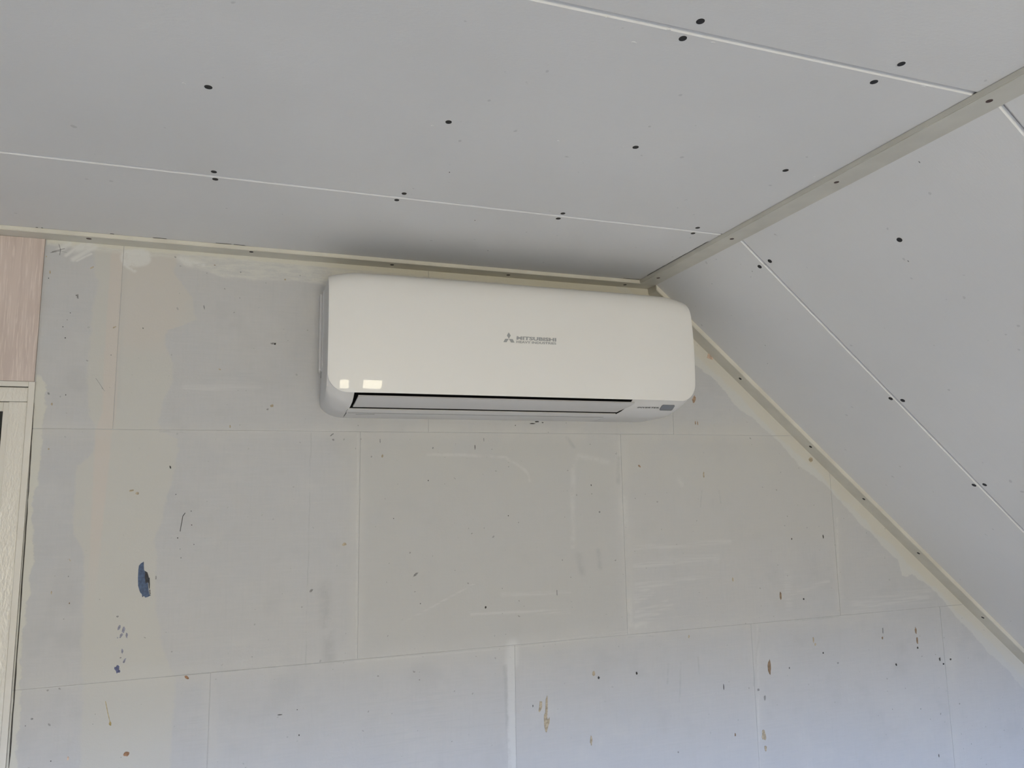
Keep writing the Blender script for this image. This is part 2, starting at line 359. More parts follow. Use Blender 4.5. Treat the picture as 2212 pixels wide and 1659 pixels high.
for z0, z1, j in rows:
    for k in range(-2, 6):
        x0, x1 = j + .6705 * k, j + .6705 * (k + 1)
        g = .0004
        p = [(max(x0, DX) + g, ZC + z0 + g), (x1 - g, ZC + z0 + g), (x1 - g, ZC + z1 - g), (max(x0, DX) + g, ZC + z1 - g)]
        if x1 < DX: continue
        p = clip(p, lambda q: z_slope(q[0]) - .002 - q[1]); p = clip(p, lambda q: ZCEIL - .001 - q[1]) if p else p
        if len(p) < 3: continue
        cx = sum(q[0] for q in p) / len(p); cz = sum(q[1] for q in p) / len(p); off = random.uniform(0, .0004)
        def inset(q, e): l = math.hypot(q[0] - cx, q[1] - cz); return (q[0] - (q[0] - cx) / l * e, q[1] - (q[1] - cz) / l * e)
        fr = [(inset(q, .0006)[0], -off, inset(q, .0006)[1]) for q in p]; bk = [(q[0], .0015, q[1]) for q in p]
        prism('block', fr, bk, wall_material((min(q[0] for q in p), max(q[0] for q in p), min(q[1] for q in p), max(q[1] for q in p))) if z1 > -.9 else M['wall'], wall_back)

ceiling = structure(box('ceiling', (XL - .1, XTOP + .1, YB - .2, .12, ZCEIL + .0125, ZCEIL + .12), M['board']))
slope_pts = lambda off: [SP + SD * a - SN * off for a in (-.03, (ZS + .05) / -SD.z)]
a0, a1 = slope_pts(.0125); b0, b1 = slope_pts(.12)
wall_right = structure(prism('wall_right', [(q.x, .12, q.z) for q in (a0, a1, b1, b0)], [(q.x, YB - .2, q.z) for q in (a0, a1, b1, b0)], M['board']))
structure(box('floor', (XL - .1, XR + .2, YB - .2, .12, -.12, 0), M['floor']))
structure(box('wall_left', (XL - .12, XL, YB - .2, .12, 0, ZCEIL + .05), M['plain_wall']))
(wa, wb, wz0, wz1), (wc, wd, _, _) = WIN
y0, y1 = YB - .12, YB
structure(boxes('wall_front', [(XL, wa, y0, y1, 0, ZCEIL + .05), (wb, wc, y0, y1, 0, ZCEIL + .05), (wd, XR + .1, y0, y1, 0, ZCEIL + .05), (wa, wb, y0, y1, 0, wz0), (wc, wd, y0, y1, 0, wz0), (wa, wb, y0, y1, wz1, ZCEIL + .05), (wc, wd, y0, y1, wz1, ZCEIL + .05)], M['plain_wall']))
for i, (a, b, z0, z1) in enumerate(WIN):
    w = structure(boxes('window_%d' % (i + 1), [(a, a + .06, y0 + .02, y1 - .02, z0, z1), (b - .06, b, y0 + .02, y1 - .02, z0, z1), (a + .06, b - .06, y0 + .02, y1 - .02, z0, z0 + .06), (a + .06, b - .06, y0 + .02, y1 - .02, z1 - .06, z1)], M['white_paint']))
    box('pane', (a + .055, b - .055, y0 + .05, y0 + .056, z0 + .055, z1 - .055), M['glass'], w)

# boards of ceiling and slope: long edges chamfered to a V joint
joints = [0.0, -.4118, -1.0112, -1.6110, -2.2108, -2.8106, -3.4104, -4.0102, -4.6100, -5.2098, -5.8096, YB]
CH, TH = .0042, .0125
def board(origin, ax, nrm, length, ya, yb, parent, mat):
    # section across Y: chamfered bottom corners; ax runs along the board, nrm points into the room
    g = .0004
    sec = [(ya - g, -TH), (ya - g, -CH), (ya - g - CH, 0), (yb + g + CH, 0), (yb + g, -CH), (yb + g, -TH)]
    f = [origin + Vector((0, y, 0)) + nrm * h for y, h in sec]; b = [q + ax * length for q in f]
    return prism('board', f, b, mat, parent)
cb, sb = [], []
for i in range(len(joints) - 1):
    ya, yb = joints[i], joints[i + 1]
    cb.append(board(Vector((XTOP + .004, 0, ZCEIL)), Vector((-1, 0, 0)), Vector((0, 0, -1)), 2.4, ya, yb, ceiling, M['board']))
    if i > 0 or True: board(Vector((XTOP + .004 - 2.4006, 0, ZCEIL)), Vector((-1, 0, 0)), Vector((0, 0, -1)), XTOP - 2.4 - XL + .05, ya, yb, ceiling, M['board'])
    sb.append(board(SP - SD * .012, SD, SN, 2.6, ya, yb, wall_right, M['board']))
    board(SP + SD * 2.5886, SD, SN, .9, ya, yb, wall_right, M['board'])

# ------------------------------------------------------------------ battens
TK, DW = .0095, .045
def batten(name, front, back, bevel=.0012):
    o = structure(prism(name, front, back, M['batten']))
    bm = bmesh.new(); bm.from_mesh(o.data); bmesh.ops.bevel(bm, geom=bm.edges[:], offset=bevel, segments=2, affect='EDGES'); bm.to_mesh(o.data); bm.free()
    return o
zt, zb = ZCEIL + .0004, ZC + .5287
XT0, XT1 = .9355, XS + (ZS - zb) / TS + .001
trim_1 = batten('trim_1', [(XL, .001, zt), (XL, -DW, zt), (XL, -DW, zb), (XL, .001, zb)], [(XT1 + .004, .001, zt), (XT1 + .004, -DW, zt), (XT1 + .004, -DW, zb), (XT1 - .004, .001, zb)])
trim_2 = batten('trim_2', [(XT0 - .0015, -DW + .001, zt), (XT1 + .010, -DW + .001, zt), (XT1, -DW + .001, zb), (XT0, -DW + .001, zb)], [(XT0 - .0015, YB, zt), (XT1 + .010, YB, zt), (XT1, YB, zb), (XT0, YB, zb)])
s0 = SP + SD * .012; s1 = SP + SD * 2.85; tk = SN * .0115
def P3(p, y): return (p.x, y, p.z)
trim_3 = batten('trim_3', [P3(s0 - SD * .012 - SN * .001, .001), P3(s0 - SD * .012 - SN * .001, -DW), P3(s0 + tk, -DW), P3(s0 + tk, .001)], [P3(s1 - SN * .001, .001), P3(s1 - SN * .001, -DW), P3(s1 + tk, -DW), P3(s1 + tk, .001)])

# ------------------------------------------------------------------ screws: dished heads let in to the boards and battens
def screw_mesh(name, mat):
    v, f = [], []; n = 14
    for r, h in ((.0052, -.0003), (.0051, .0004), (.0042, .0003), (.0014, .00015)):
        for k in range(n): a = 2 * math.pi * k / n; v.append((r * math.cos(a), r * math.sin(a), h))
    for j in range(3): f += [(j * n + k, j * n + (k + 1) % n, (j + 1) * n + (k + 1) % n, (j + 1) * n + k) for k in range(n)]
    f.append(tuple(3 * n + k for k in range(n)))
    me = bpy.data.meshes.new(name); me.from_pydata(v, [], f); me.materials.append(mat); return me
SM, SM2 = screw_mesh('screw', M['screw']), screw_mesh('screw_rusty', M['rust'])
def screw(p, n, parent, me=SM, s=1.0):
    o = bpy.data.objects.new('screw', me); C.objects.link(o); o.parent = parent
    o.matrix_world = Matrix.Translation(p) @ Vector((0, 0, 1)).rotation_difference(n).to_matrix().to_4x4() @ Matrix.Diagonal((s, s * random.uniform(.9, 1.05), 1, 1))
def which(y): return next(i for i in range(len(joints) - 1) if joints[i] >= y >= joints[i + 1])
for q in [(450, 188), (969, 263.5), (1373, 318), (1697, 368), (462, 371), (465, 387), (873, 418), (857, 432), (1216, 461), (1206, 472), (1507, 492), (1497, 504), (1513, 46), (1475, 83), (1947, 138), (1888, 177)]:
    p = on_z(*q, ZCEIL); screw(p, Vector((0, 0, -1)), cb[which(p.y)])
for q in [(1943, 518), (1663, 564), (1641, 576), (1924, 861), (1950, 865), (2104, 1048), (2127, 1047)]:
    p = on_plane(*q, SP, SN); screw(p, SN, sb[which(p.y)])
for q in [(192, 515.5), (543, 544), (847, 572), (1098, 594), (1350, 615)]: screw(on_z(*q, zb), Vector((0, 0, -1)), trim_1, SM2 if q[0] == 192 else SM, .95)
for q in [(2137, 218), (1807, 393.5), (1581, 516), (1422, 600.5)]: screw(on_z(*q, zb), Vector((0, 0, -1)), trim_2, SM2, .9)
for q in [(1599, 818), (1751, 965), (1866, 1078), (1984, 1195), (2123, 1334)]: screw(on_plane(*q, SP + tk, SN), SN, trim_3, SM, .85)

# ------------------------------------------------------------------ marks on the wall: chips, specks, paint
def blob(name, px, py, w, h, mat, rot=0, n=11, rough=.25, parent=wall_back):
    c = on_y(px, py, 0); s = (on_y(px + 1, py, 0) - c).length; pts = []
    for k in range(n):
        a = 2 * math.pi * k / n; r = 1 + random.uniform(-rough, rough)
        u, v = math.cos(a) * w / 2 * s * r, math.sin(a) * h / 2 * s * r; ca, sa = math.cos(rot), math.sin(rot)
        pts.append((c.x + u * ca - v * sa, c.z + u * sa + v * ca))
    return prism(name, [(x, -.0007, z) for x, z in pts], [(x, .0012, z) for x, z in pts], M[mat], parent)
def outline(name, pts, mat, depth=.0007, parent=wall_back):
    w = [on_y(x, y, 0) for x, y in pts]
    return prism(name, [(q.x, -depth, q.z) for q in w], [(q.x, .0012, q.z) for q in w], M[mat], parent)
def stroke(name, pts, wpx, mat, parent=wall_back):
    l = [(x - wpx / 2, y - wpx / 3) for x, y in pts]; r = [(x + wpx / 2, y + wpx / 3) for x, y in reversed(pts)]
    return outline(name, l + r, mat, .0006, parent)
for a in [(108, 588, 3.5, 7, 'tan'), (100, 554, 3, 4, 'tan'), (199, 578, 9, 4, 'tan', .6), (247, 707, 8, 4, 'tan', .5), (112, 873, 4, 6, 'tan'), (105, 970, 4, 5, 'tan'), (475, 798, 6, 3.5, 'tan', -.4), (587, 877, 9, 6, 'tan', .3), (578, 884, 5, 4, 'grey'), (497, 921, 3.5, 6, 'tan'),
          (283, 1060, 11, 5, 'tan', .3), (296, 1066, 8, 6, 'tan'), (826, 985, 4, 7, 'tan'), (744, 1176, 9, 7, 'tan'), (1381, 1007, 6, 3.5, 'orange', -.6), (1502, 914, 1.8, 7, 'orange'), (1507, 914, 1.8, 7, 'orange', .1), (1499, 862, 7, 15, 'orange', -.3), (1751, 993, 9, 8, 'tan'),
          (1686, 1287, 3.5, 14, 'brown'), (1662, 1443, 6, 27, 'brown'), (1650, 1588, 9, 17, 'tan'), (1654, 1617, 5, 10, 'tan'), (1588, 1587, 3, 6, 'brown'), (1652, 1507, 3.5, 9, 'grey', -.2), (1638, 1490, 5, 4, 'grey'), (1978, 1362, 3.5, 10, 'brown'), (1981, 1383, 4, 12, 'brown'), (1982, 1399, 3, 4, 'dark'),
          (1757, 1382, 3, 9, 'tan'), (1761, 1392, 4, 5, 'tan'), (1282, 1455, 6, 10, 'tan'), (1293, 1464, 4.5, 5, 'dark'), (1375, 1454, 4.5, 6, 'dark'), (1277, 1600, 5, 17, 'tan'), (403, 1463, 11, 5, 'rust2', -.7), (272, 1629, 14, 10, 'rust2'), (238, 1563, 5, 10, 'ochre', .3), (147, 1638, 4, 10, 'pinkish'),
          (1488, 1375, 3, 6, 'tan'), (1583, 1252, 3, 7, 'tan'), (1520, 1026, 2.5, 12, 'tan'), (368, 1009, 3.5, 7, 'dark', .3), (414, 1134, 2.5, 2.5, 'dark'), (413, 1104, 2, 2, 'dark'), (380, 1068, 2, 2.5, 'dark'), (384, 1162, 2.5, 2.5, 'dark'), (391, 1205, 2, 2, 'dark'), (389, 1186, 1.6, 1.6, 'dark'), (419, 1176, 2, 2, 'dark'),
          (605, 1544, 12, 1.6, 'dark'), (646, 1588, 2.5, 4, 'dark'), (642, 1533, 2, 2, 'dark'), (1563, 1484, 1.5, 9, 'dark'), (590, 742, 12, 4, 'grey'), (594, 743, 4, 5, 'dark'), (441, 664, 3, 9, 'grey', .2), (168, 641, 3.5, 13, 'grey', .1), (898, 1241, 13, 4, 'grey', .6), (672, 1276, 9, 5, 'grey', .6), (1778, 1410, 2.5, 3, 'dark'),
          (1705, 1443, 2, 3, 'dark'), (1907, 1362, 2.5, 9, 'grey'), (1906, 1378, 3, 4, 'brown'), (2030, 1424, 3, 5, 'dark'), (2038, 1434, 3, 3, 'dark'), (2053, 1424, 3, 3, 'dark'), (1810, 1432, 4, 3, 'grey'), (1936, 1436, 3, 4, 'dark'), (1736, 1294, 3, 3, 'dark'), (1710, 1164, 2, 3, 'dark'), (1778, 1159, 1.8, 6, 'dark'), (2028, 1632, 1.5, 5, 'dark'),
          (1465, 1625, 3, 3, 'grey'), (136, 706, 2.5, 2.5, 'dark'), (141, 730, 3, 3, 'dark'), (152, 676, 2, 2, 'dark'), (145, 691, 2, 2, 'grey'), (105, 601, 2, 3, 'dark'), (309, 709, 2, 3, 'dark'), (240, 767, 3, 2, 'grey'), (165, 638, 2, 3, 'dark'), (616, 604, 4, 4, 'tan'), (464, 573, 4, 2, 'brown'), (520, 588, 3, 3, 'grey'), (105, 850, 4, 6, 'grey', .4), (142, 853, 2, 3, 'dark'),
          (151, 1210, 2, 7, 'tan', .4), (111, 1280, 3, 8, 'tan'), (150, 1303, 2.5, 4, 'brown'), (148, 1245, 2, 3, 'grey'), (110, 1644, 2.5, 3, 'dark'), (55, 1568, 2, 2, 'dark'), (69, 1553, 5, 5, 'grey'), (337, 1248, 3, 9, 'grey'), (720, 950, 5, 5, 'grey'), (717, 939, 9, 3, 'grey', .7), (850, 1120, 2, 2, 'dark'), (1098, 1114, 2, 2, 'dark'), (1277, 1048, 2, 3, 'dark'), (1295, 1106, 3, 3, 'grey'),
          (1026, 966, 1.6, 10, 'dark'), (1045, 950, 1.6, 7, 'grey'), (821, 953, 2, 8, 'grey'), (935, 968, 3, 4, 'grey'), (925, 1038, 2, 3, 'dark'), (1049, 1312, 4, 5, 'dark'), (908, 1304, 2, 2, 'dark'), (1203, 1280, 1.6, 12, 'grey'), (1151, 1525, 1.5, 5, 'dark'), (1150, 915, 12, 2, 'dark'), (1160, 911, 10, 2.5, 'dark'), (1172, 913, 4, 2, 'dark'), (1388, 908, 3, 2, 'dark'), (1113, 919, 2, 2, 'dark')]:
    blob('chip' if a[4] not in ('dark', 'grey') else 'speck', *a)
Z7 = lambda ox, oy, s, pts: [(ox + x / s, oy + y / s) for x, y in pts]
outline('paint_smear', Z7(280, 1190, 13.825, [(425, 320), (340, 370), (280, 440), (262, 560), (250, 800), (255, 1040), (300, 1200), (330, 1260), (365, 1290), (380, 1385), (430, 1345), (470, 1395), (560, 1370), (635, 1320), (590, 1290), (560, 1100), (550, 950), (520, 800), (470, 640), (430, 560), (425, 430)]), 'blue', .0008)
outline('paint_smear', Z7(280, 1190, 13.825, [(462, 600), (530, 640), (560, 740), (575, 800), (600, 800), (607, 1000), (602, 1130), (582, 1130), (562, 950), (520, 940), (480, 980), (460, 800)]), 'navy', .0011)
outline('paint_smear', Z7(280, 1190, 13.825, [(590, 1150), (615, 1165), (615, 1240), (630, 1280), (600, 1285), (598, 1220)]), 'navy', .0011)
for x, y, w, h, m, r in [(250, 225, 5, 4, 'grey', 0), (280, 480, 5, 12, 'bluegrey', -.3), (385, 520, 6, 15, 'bluegrey', -.1), (330, 650, 5, 12, 'bluegrey', -.5), (455, 650, 4.5, 12, 'bluegrey', .1), (250, 700, 3, 3, 'bluegrey', 0), (355, 1000, 4, 11, 'bluegrey', 0), (315, 1150, 3, 4, 'grey', -.5), (405, 1210, 4.5, 12, 'bluegrey', -.4), (238, 1405, 11, 16, 'deepblue', .2), (285, 1450, 5, 6, 'deepblue', 0)]:
    blob('paint_spatter', 230 + x / 10.375, 1310 + y / 10.375, w, h, m, r, 13, .3)
outline('chip', Z7(1060, 1480, 9.27, [(1130, 200), (1100, 290), (1095, 420), (1092, 540), (1065, 610), (1068, 780), (1090, 920), (1112, 950), (1130, 920), (1150, 820), (1180, 740), (1178, 640), (1145, 690), (1130, 640), (1140, 480), (1138, 250)]), 'tan')
outline('chip', Z7(1060, 1480, 9.27, [(980, 320), (1030, 330), (1028, 450), (1000, 510), (975, 545), (955, 520), (970, 440)]), 'tan')
outline('chip', Z7(1490, 690, 11.06, [(440, 805), (560, 900), (545, 970), (408, 920)]), 'pinkish')
for pts, w, m in [([(400, 1108), (395, 1115), (389, 1148)], 1.3, 'dark'), ([(127, 527), (131, 540), (129, 551)], 1.4, 'grey'), ([(109, 546), (131, 542), (145, 546)], 1.2, 'grey'), ([(112, 544), (140, 537)], 1.2, 'grey'), ([(207, 817), (226, 845)], 1.6, 'grey'), ([(228, 1515), (234, 1545), (238, 1560)], 1.5, 'ochre')]:
    stroke('scratch', pts, w, m)
# gaps along the battens
def strip(name, pts, parent, plane, n, w=.0012):
    q = [on_plane(x, y, plane, n) for x, y in pts]; d = (q[-1] - q[0]).normalized(); s = n.cross(d) * w
    k = len(q); up = [p + s * random.uniform(.4, 1) * (0 if i in (0, k - 1) else 1) for i, p in enumerate(q)]; dn = [p - s * random.uniform(.4, 1) for p in q]
    loop = up + dn[::-1]
    return prism(name, [p + n * .0006 for p in loop], [p - n * .001 for p in loop], M['crack'], parent)
def along(a, b, k): return [(a[0] + (b[0] - a[0]) * i / k, a[1] + (b[1] - a[1]) * i / k) for i in range(k + 1)]
DN = Vector((0, 0, -1)); CP = Vector((0, 0, ZCEIL))
for a, b in [((1398, 595), (1440, 571)), ((1440, 571), (1487, 545)), ((1487, 545), (1530, 521)), ((466, 524.5), (500, 527)), ((505, 527.5), (530, 530)), ((330, 513), (360, 515.5)), ((238, 504.5), (246, 505)), ((77, 490.8), (82, 491)), ((89, 491.6), (93, 492)), ((1347, 600.5), (1381, 603.5))]:
    strip('gap', along(a, b, 6), ceiling, CP, DN, .0009)
strip('gap', along((75.6, 828), (60.5, 1080), 14), wall_back, Vector((0, 0, 0)), Vector((0, -1, 0)), .0011)
strip('gap', along((60.5, 1080), (19.5, 1659), 20), wall_back, Vector((0, 0, 0)), Vector((0, -1, 0)), .0014)
for q in [(1986, 350, 5, 2), (1547, 560, 2, 2), (1538, 613, 2, 3), (1625, 586, 4, 2), (1622, 598, 2, 2), (1962, 564, 5, 2), (1658, 785, 3, 2), (1653, 746, 5, 1.6)]:
    p = on_plane(q[0], q[1], SP, SN); d = .0008
    prism('nick', [p + SD * (d * q[2] * math.cos(a) / 2) + Vector((0, 1, 0)) * (d * q[3] * math.sin(a) / 2) + SN * .0004 for a in [k * 1.047 for k in range(6)]],
          [p + SD * (d * q[2] * math.cos(a) / 2) + Vector((0, 1, 0)) * (d * q[3] * math.sin(a) / 2) - SN * .001 for a in [k * 1.047 for k in range(6)]], M['grey'], sb[which(p.y)])

for x, y, w, h in [(397, 181, 9, 5), (1346, 319, 7, 5), (1183, 142, 3, 8), (1370, 92, 12, 3), (1446, 65, 9, 3), (1540, 92, 12, 2.5), (1206, 304, 5, 3), (1477, 330, 4, 3), (1760, 382, 9, 3), (614, 217, 5, 3), (933, 272, 8, 3), (1995, 187, 10, 3), (1310, 38, 5, 3), (971, 372, 2, 2), (1026, 476, 2, 2), (1054, 541, 2, 2)]:
    p = on_z(x, y, ZCEIL); d = .0009 if w > 2 else .0012
    up = [p + Vector((math.cos(k * .785) * w * d / 2 * random.uniform(.6, 1.1), math.sin(k * .785) * h * d * random.uniform(.6, 1.1), 0)) for k in range(8)]
    prism('paint_blob' if w > 2 else 'nick', [q + (p - q) * .35 - Vector((0, 0, .0005)) for q in up], [q + Vector((0, 0, .0008)) for q in up], M['board'] if w > 2 else M['dark'], cb[which(p.y)])

# ------------------------------------------------------------------ door and the panel over it
door = structure(empty('door_1', (DX, 0, 0)))
def dbox(name, a, mat, bevel=.0012): return adopt(box(name, a, mat, None, bevel), door)
dbox('door_frame', (DX - .0115, DX, -.004, .03, 0, DZ), M['white_paint']); dbox('door_frame', (XD, XD + .0155, -.004, .03, 0, DZ), M['white_paint'])
dbox('door_frame', (XD + .0155, DX - .0115, -.004, .03, DZ - .0105, DZ), M['white_paint'])
sx1 = DX - .0127; st = .0318
dbox('stile', (sx1 - st, sx1, .001, .03, .005, DZ - .0415), M['door']); dbox('stile', (XD + .0175, XD + .0175 + st, .001, .03, .005, DZ - .0415), M['door'])
dbox('top_rail', (XD + .0175, sx1, .001, .03, DZ - .0410, DZ - .0120), M['door']); dbox('bottom_rail', (XD + .0175 + st, sx1 - st, .001, .03, .005, .22), M['door'])
dbox('glazing_bead', (sx1 - st - .0100, sx1 - st, .0045, .03, .22, DZ - .042), M['white_paint']); dbox('glazing_bead', (XD + .0175 + st, XD + .0175 + st + .0135, .0045, .03, .22, DZ - .047), M['white_paint'])
dbox('glazing_bead', (XD + .0175 + st, sx1 - st - .0100, .0045, .03, DZ - .0605, DZ - .042), M['white_paint'])
dbox('pane', (XD + .05, sx1 - st - .009, .014, .02, .2, DZ - .055), M['door_glass'], 0)
adopt(box('door_back', (XD, DX, .03, .12, -.05, DZ), M['white_paint']), door)
tag(box('transom_panel', (XD, -.4445, -.004, .001, DZ + .0004, ZC + .5285), M['pink'], None, .0006), 'pale pink woodgrain panel above the white door frame', 'panel')

# ------------------------------------------------------------------ air conditioner
AX0, AX1 = .1195, .9855; AZB, AZT = ZC + .163, ZC + .446
ac = tag(empty('air_conditioner', ((AX0 + AX1) / 2, 0, AZB)), 'white wall-mounted air conditioner indoor unit under the ceiling batten', 'air conditioner')
def ease(v): v = min(max(v, 0), 1); return v * v * (3 - 2 * v)
def interp(tab, x):
    if x <= tab[0][0]: return tab[0][1]
    for (a, b), (c_, d_) in zip(tab, tab[1:]):
        if x <= c_: return b + (d_ - b) * (x - a) / (c_ - a)
    return tab[-1][1]
def spline(tab, n=60):                                        # Catmull-Rom resample so the shells shade smoothly
    out = []; m = len(tab)
    for i in range(m - 1):
        p0, p1, p2, p3 = tab[max(i - 1, 0)], tab[i], tab[i + 1], tab[min(i + 2, m - 1)]
        for k in range(n // (m - 1)):
            u = k / (n // (m - 1)); f = lambda j: .5 * (2 * p1[j] + (p2[j] - p0[j]) * u + (2 * p0[j] - 5 * p1[j] + 4 * p2[j] - p3[j]) * u * u + (3 * p1[j] - p0[j] - 3 * p2[j] + p3[j]) * u ** 3)
            out.append((f(0), f(1)))
    return out + [tab[-1]]
PANEL = [(.2083, .1955), (.2100, .2035), (.2114, .2130), (.2130, .2260), (.2148, .2450), (.2161, .2750), (.2166, .3100), (.2162, .3400), (.2145, .3700), (.2112, .4030), (.2070, .4235), (.2005, .4395), (.1915, .4505), (.1800, .4570), (.1660, .4605), (.1500, .4615)]   # (depth, z)
PS = spline(PANEL, 72)
def panel_depth(z): return interp(sorted((b, a) for a, b in PS if b < .4300), z)
def end_set(x): e_ = min(x - AX0, AX1 - x); return max(0, 1 - e_ / .15)
def panel_point(x, d, z):
    k = end_set(x); k2 = max(0, 1 - min(x - AX0, AX1 - x) / .07); d2 = d - .011 * k * k; z2 = z - .0105 * k2 * k2 * ease((z - .40) / .05)
    return (x, -d2, ZC + z2)
RB = .042; NXP = 72; V, Fc = [], []
us = [0.5 - 0.5 * math.cos(math.pi * i / NXP) for i in range(NXP + 1)]; us = [.5 * u + .5 * i / NXP for i, u in enumerate(us)]
for d, z in PS:
    dz = z - .1955; ins = RB - math.sqrt(max(0, RB * RB - (RB - dz) ** 2)) if dz < RB else 0
    if d < .1985 and z > .43: ins = .005 * ((.1985 - d) / .0485) ** 2
    for u in us: V.append(panel_point(AX0 + ins + u * (AX1 - AX0 - 2 * ins), d, z))
n = NXP + 1
for i in range(len(PS) - 1): Fc += [(i * n + k, i * n + k + 1, (i + 1) * n + k + 1, (i + 1) * n + k) for k in range(NXP)]
panel = adopt(mesh('front_panel', V, Fc, M['ac_panel'], None, True), ac)
if panel.data.polygons[len(panel.data.polygons) // 2].normal.y > 0: panel.data.flip_normals()
md = panel.modifiers.new('thickness', 'SOLIDIFY'); md.thickness = .0045; md.offset = -1; md.use_rim = True
md = panel.modifiers.new('edge', 'BEVEL'); md.width = .0009; md.segments = 2; md.limit_method = 'ANGLE'; md.angle_limit = math.radians(50)

# casing: sections lofted along x; the outlet recess is part of the loft
BOT = [(.182, .2000), (.175, .1900), (.164, .1815), (.149, .1742), (.135, .1690), (.122, .1652), (.110, .1630), (.055, .1625), (0, .1625)]
def bottom_z(d): return interp(sorted(BOT), d)
FRONT = [(0, .4460), (.150, .4460), (.178, .4420), (.192, .4320)] + [(panel_depth(z) - .0058, z) for z in (.40, .36, .32, .28, .255)] + [(.199, .232), (.190, .212)]
def rise(x): e_ = min(x - AX0, AX1 - x); k = max(0, 1 - e_ / .055); return .034 * (1 - math.sqrt(max(0, 1 - k * k)))
def sec(x, recess=False, shift=None):
    pts = []
    k = end_set(x)
    for d, z in FRONT: pts.append((x, d - .0115 * k * k * (d > .1), z - .001))
    if recess:
        body = [(.186, .2060), (.160, .2060), (.110, .2030), (.095, .1900), (.105, .1740), (.118, .1675), (.1305, .1670), (.112, .1630), (0, .1625)]
    else: body = BOT
    for j, (d, z) in enumerate(body):
        xx = x + (shift[j] if shift else 0)
        pts.append((xx, d - .0115 * k * k * (d > .1), z + rise(x) * (1 - min(1, max(0, (z - .163) / .037)) * .75)))
    pts.append((x, 0, .30))
    return [(a, -b, ZC + c_) for a, b, c_ in pts]
LS = [0, -.001, -.002, -.004, -.006, -.008, -.010, -.008, -.004]; RS = [0, -.004, -.009, -.015, -.021, -.025, -.028, -.028, -.028]
XO0, XO1 = .1775, .8255
xs = [AX0 + .001, AX0 + .0025, AX0 + .005, AX0 + .009, AX0 + .014, AX0 + .02, AX0 + .028, AX0 + .038, AX0 + .048]
secs = [sec(x) for x in xs] + [sec(XO0, False, LS), sec(XO0, True, LS)] + [sec(x, True) for x in (.25, .4, .55, .7)] + [sec(XO1, True, RS), sec(XO1, False, RS)] + [sec(x) for x in (.845, .86, .875, .89, .905, .92, .932)] + [sec(AX0 + AX1 - x) for x in reversed(xs)]
m_ = len(secs[0]); V = [q for s_ in secs for q in s_]; Fc = []
for i in range(len(secs) - 1): Fc += [(i * m_ + k, i * m_ + (k + 1) % m_, (i + 1) * m_ + (k + 1) % m_, (i + 1) * m_ + k) for k in range(m_)]
Fc += [tuple(range(m_)), tuple(range(len(V) - m_, len(V)))]
V_CAS, F_CAS = V, Fc
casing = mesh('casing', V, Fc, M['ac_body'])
casing.data.materials.append(M['ac_dark'])
nf = len(FRONT); r0 = 10; 
for i in range(len(secs) - 1):
    for k in range(m_):
        if r0 <= i < r0 + 5 and nf - 1 <= k < nf + 5: casing.data.polygons[i * m_ + k].material_index = 1
        if i in (r0 - 1, r0 + 5): casing.data.polygons[i * m_ + k].material_index = 1
casing.data.set_sharp_from_angle(angle=math.radians(28)) if hasattr(casing.data, 'set_sharp_from_angle') else None
for p in casing.data.polygons: p.use_smooth = True
adopt(casing, ac)
# louvre plate, lower lip, groove
def plate(name, a, b, xl, xr, thick, mat, crown=.0025, nseg=8):
    V = []
    for j in range(nseg + 1):
        u = j / nseg; d = a[0] + (b[0] - a[0]) * u; z = a[1] + (b[1] - a[1]) * u - crown * math.sin(math.pi * u)
        w = ease(u)
        V += [(xl[0] + (xl[1] - xl[0]) * u, -d, ZC + z), (xr[0] + (xr[1] - xr[0]) * w, -d, ZC + z)]
    k = len(V); V += [(x, y + thick * .4, z + thick) for x, y, z in V]
    F = [(2 * j, 2 * j + 1, 2 * j + 3, 2 * j + 2) for j in range(nseg)] + [(k + 2 * j, k + 2 * j + 2, k + 2 * j + 3, k + 2 * j + 1) for j in range(nseg)]
    F += [(2 * j, 2 * j + 2, k + 2 * j + 2, k + 2 * j) for j in range(nseg)] + [(2 * j + 1, k + 2 * j + 1, k + 2 * j + 3, 2 * j + 3) for j in range(nseg)] + [(0, k, k + 1, 1), (2 * nseg, 2 * nseg + 1, k + 2 * nseg + 1, k + 2 * nseg)]
    return adopt(mesh(name, V, F, mat, None, False), ac)
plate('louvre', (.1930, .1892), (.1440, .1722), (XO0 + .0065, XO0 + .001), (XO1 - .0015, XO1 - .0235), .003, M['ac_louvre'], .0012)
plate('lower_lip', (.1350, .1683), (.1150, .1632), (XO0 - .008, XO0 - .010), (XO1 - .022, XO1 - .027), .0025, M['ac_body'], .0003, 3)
plate('groove', (.1145, .1629), (.1115, .1626), (XO0 - .006, XO0 - .005), (XO1 - .045, XO1 - .046), .0006, M['ac_grey'], 0, 2)
# side cover strips on the left flank
def flank(name, d0, d1, z0, z1, xo, xi, mat):
    r = (d1 - d0) / 2; pts = [(d0, z1), (d1, z1)] + [(d0 + r + r * math.cos(a), z0 + r - r * math.sin(a)) for a in [math.pi * k / 8 for k in range(9)]]
    return adopt(prism(name, [(xo, -d, ZC + z) for d, z in pts], [(xi, -d, ZC + z) for d, z in pts], mat), ac)
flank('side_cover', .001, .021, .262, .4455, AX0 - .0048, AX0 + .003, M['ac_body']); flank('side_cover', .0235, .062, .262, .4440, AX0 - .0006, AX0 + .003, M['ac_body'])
flank('side_seam', .0205, .0240, .250, .4450, AX0 + .0000, AX0 + .003, M['ac_grey'])
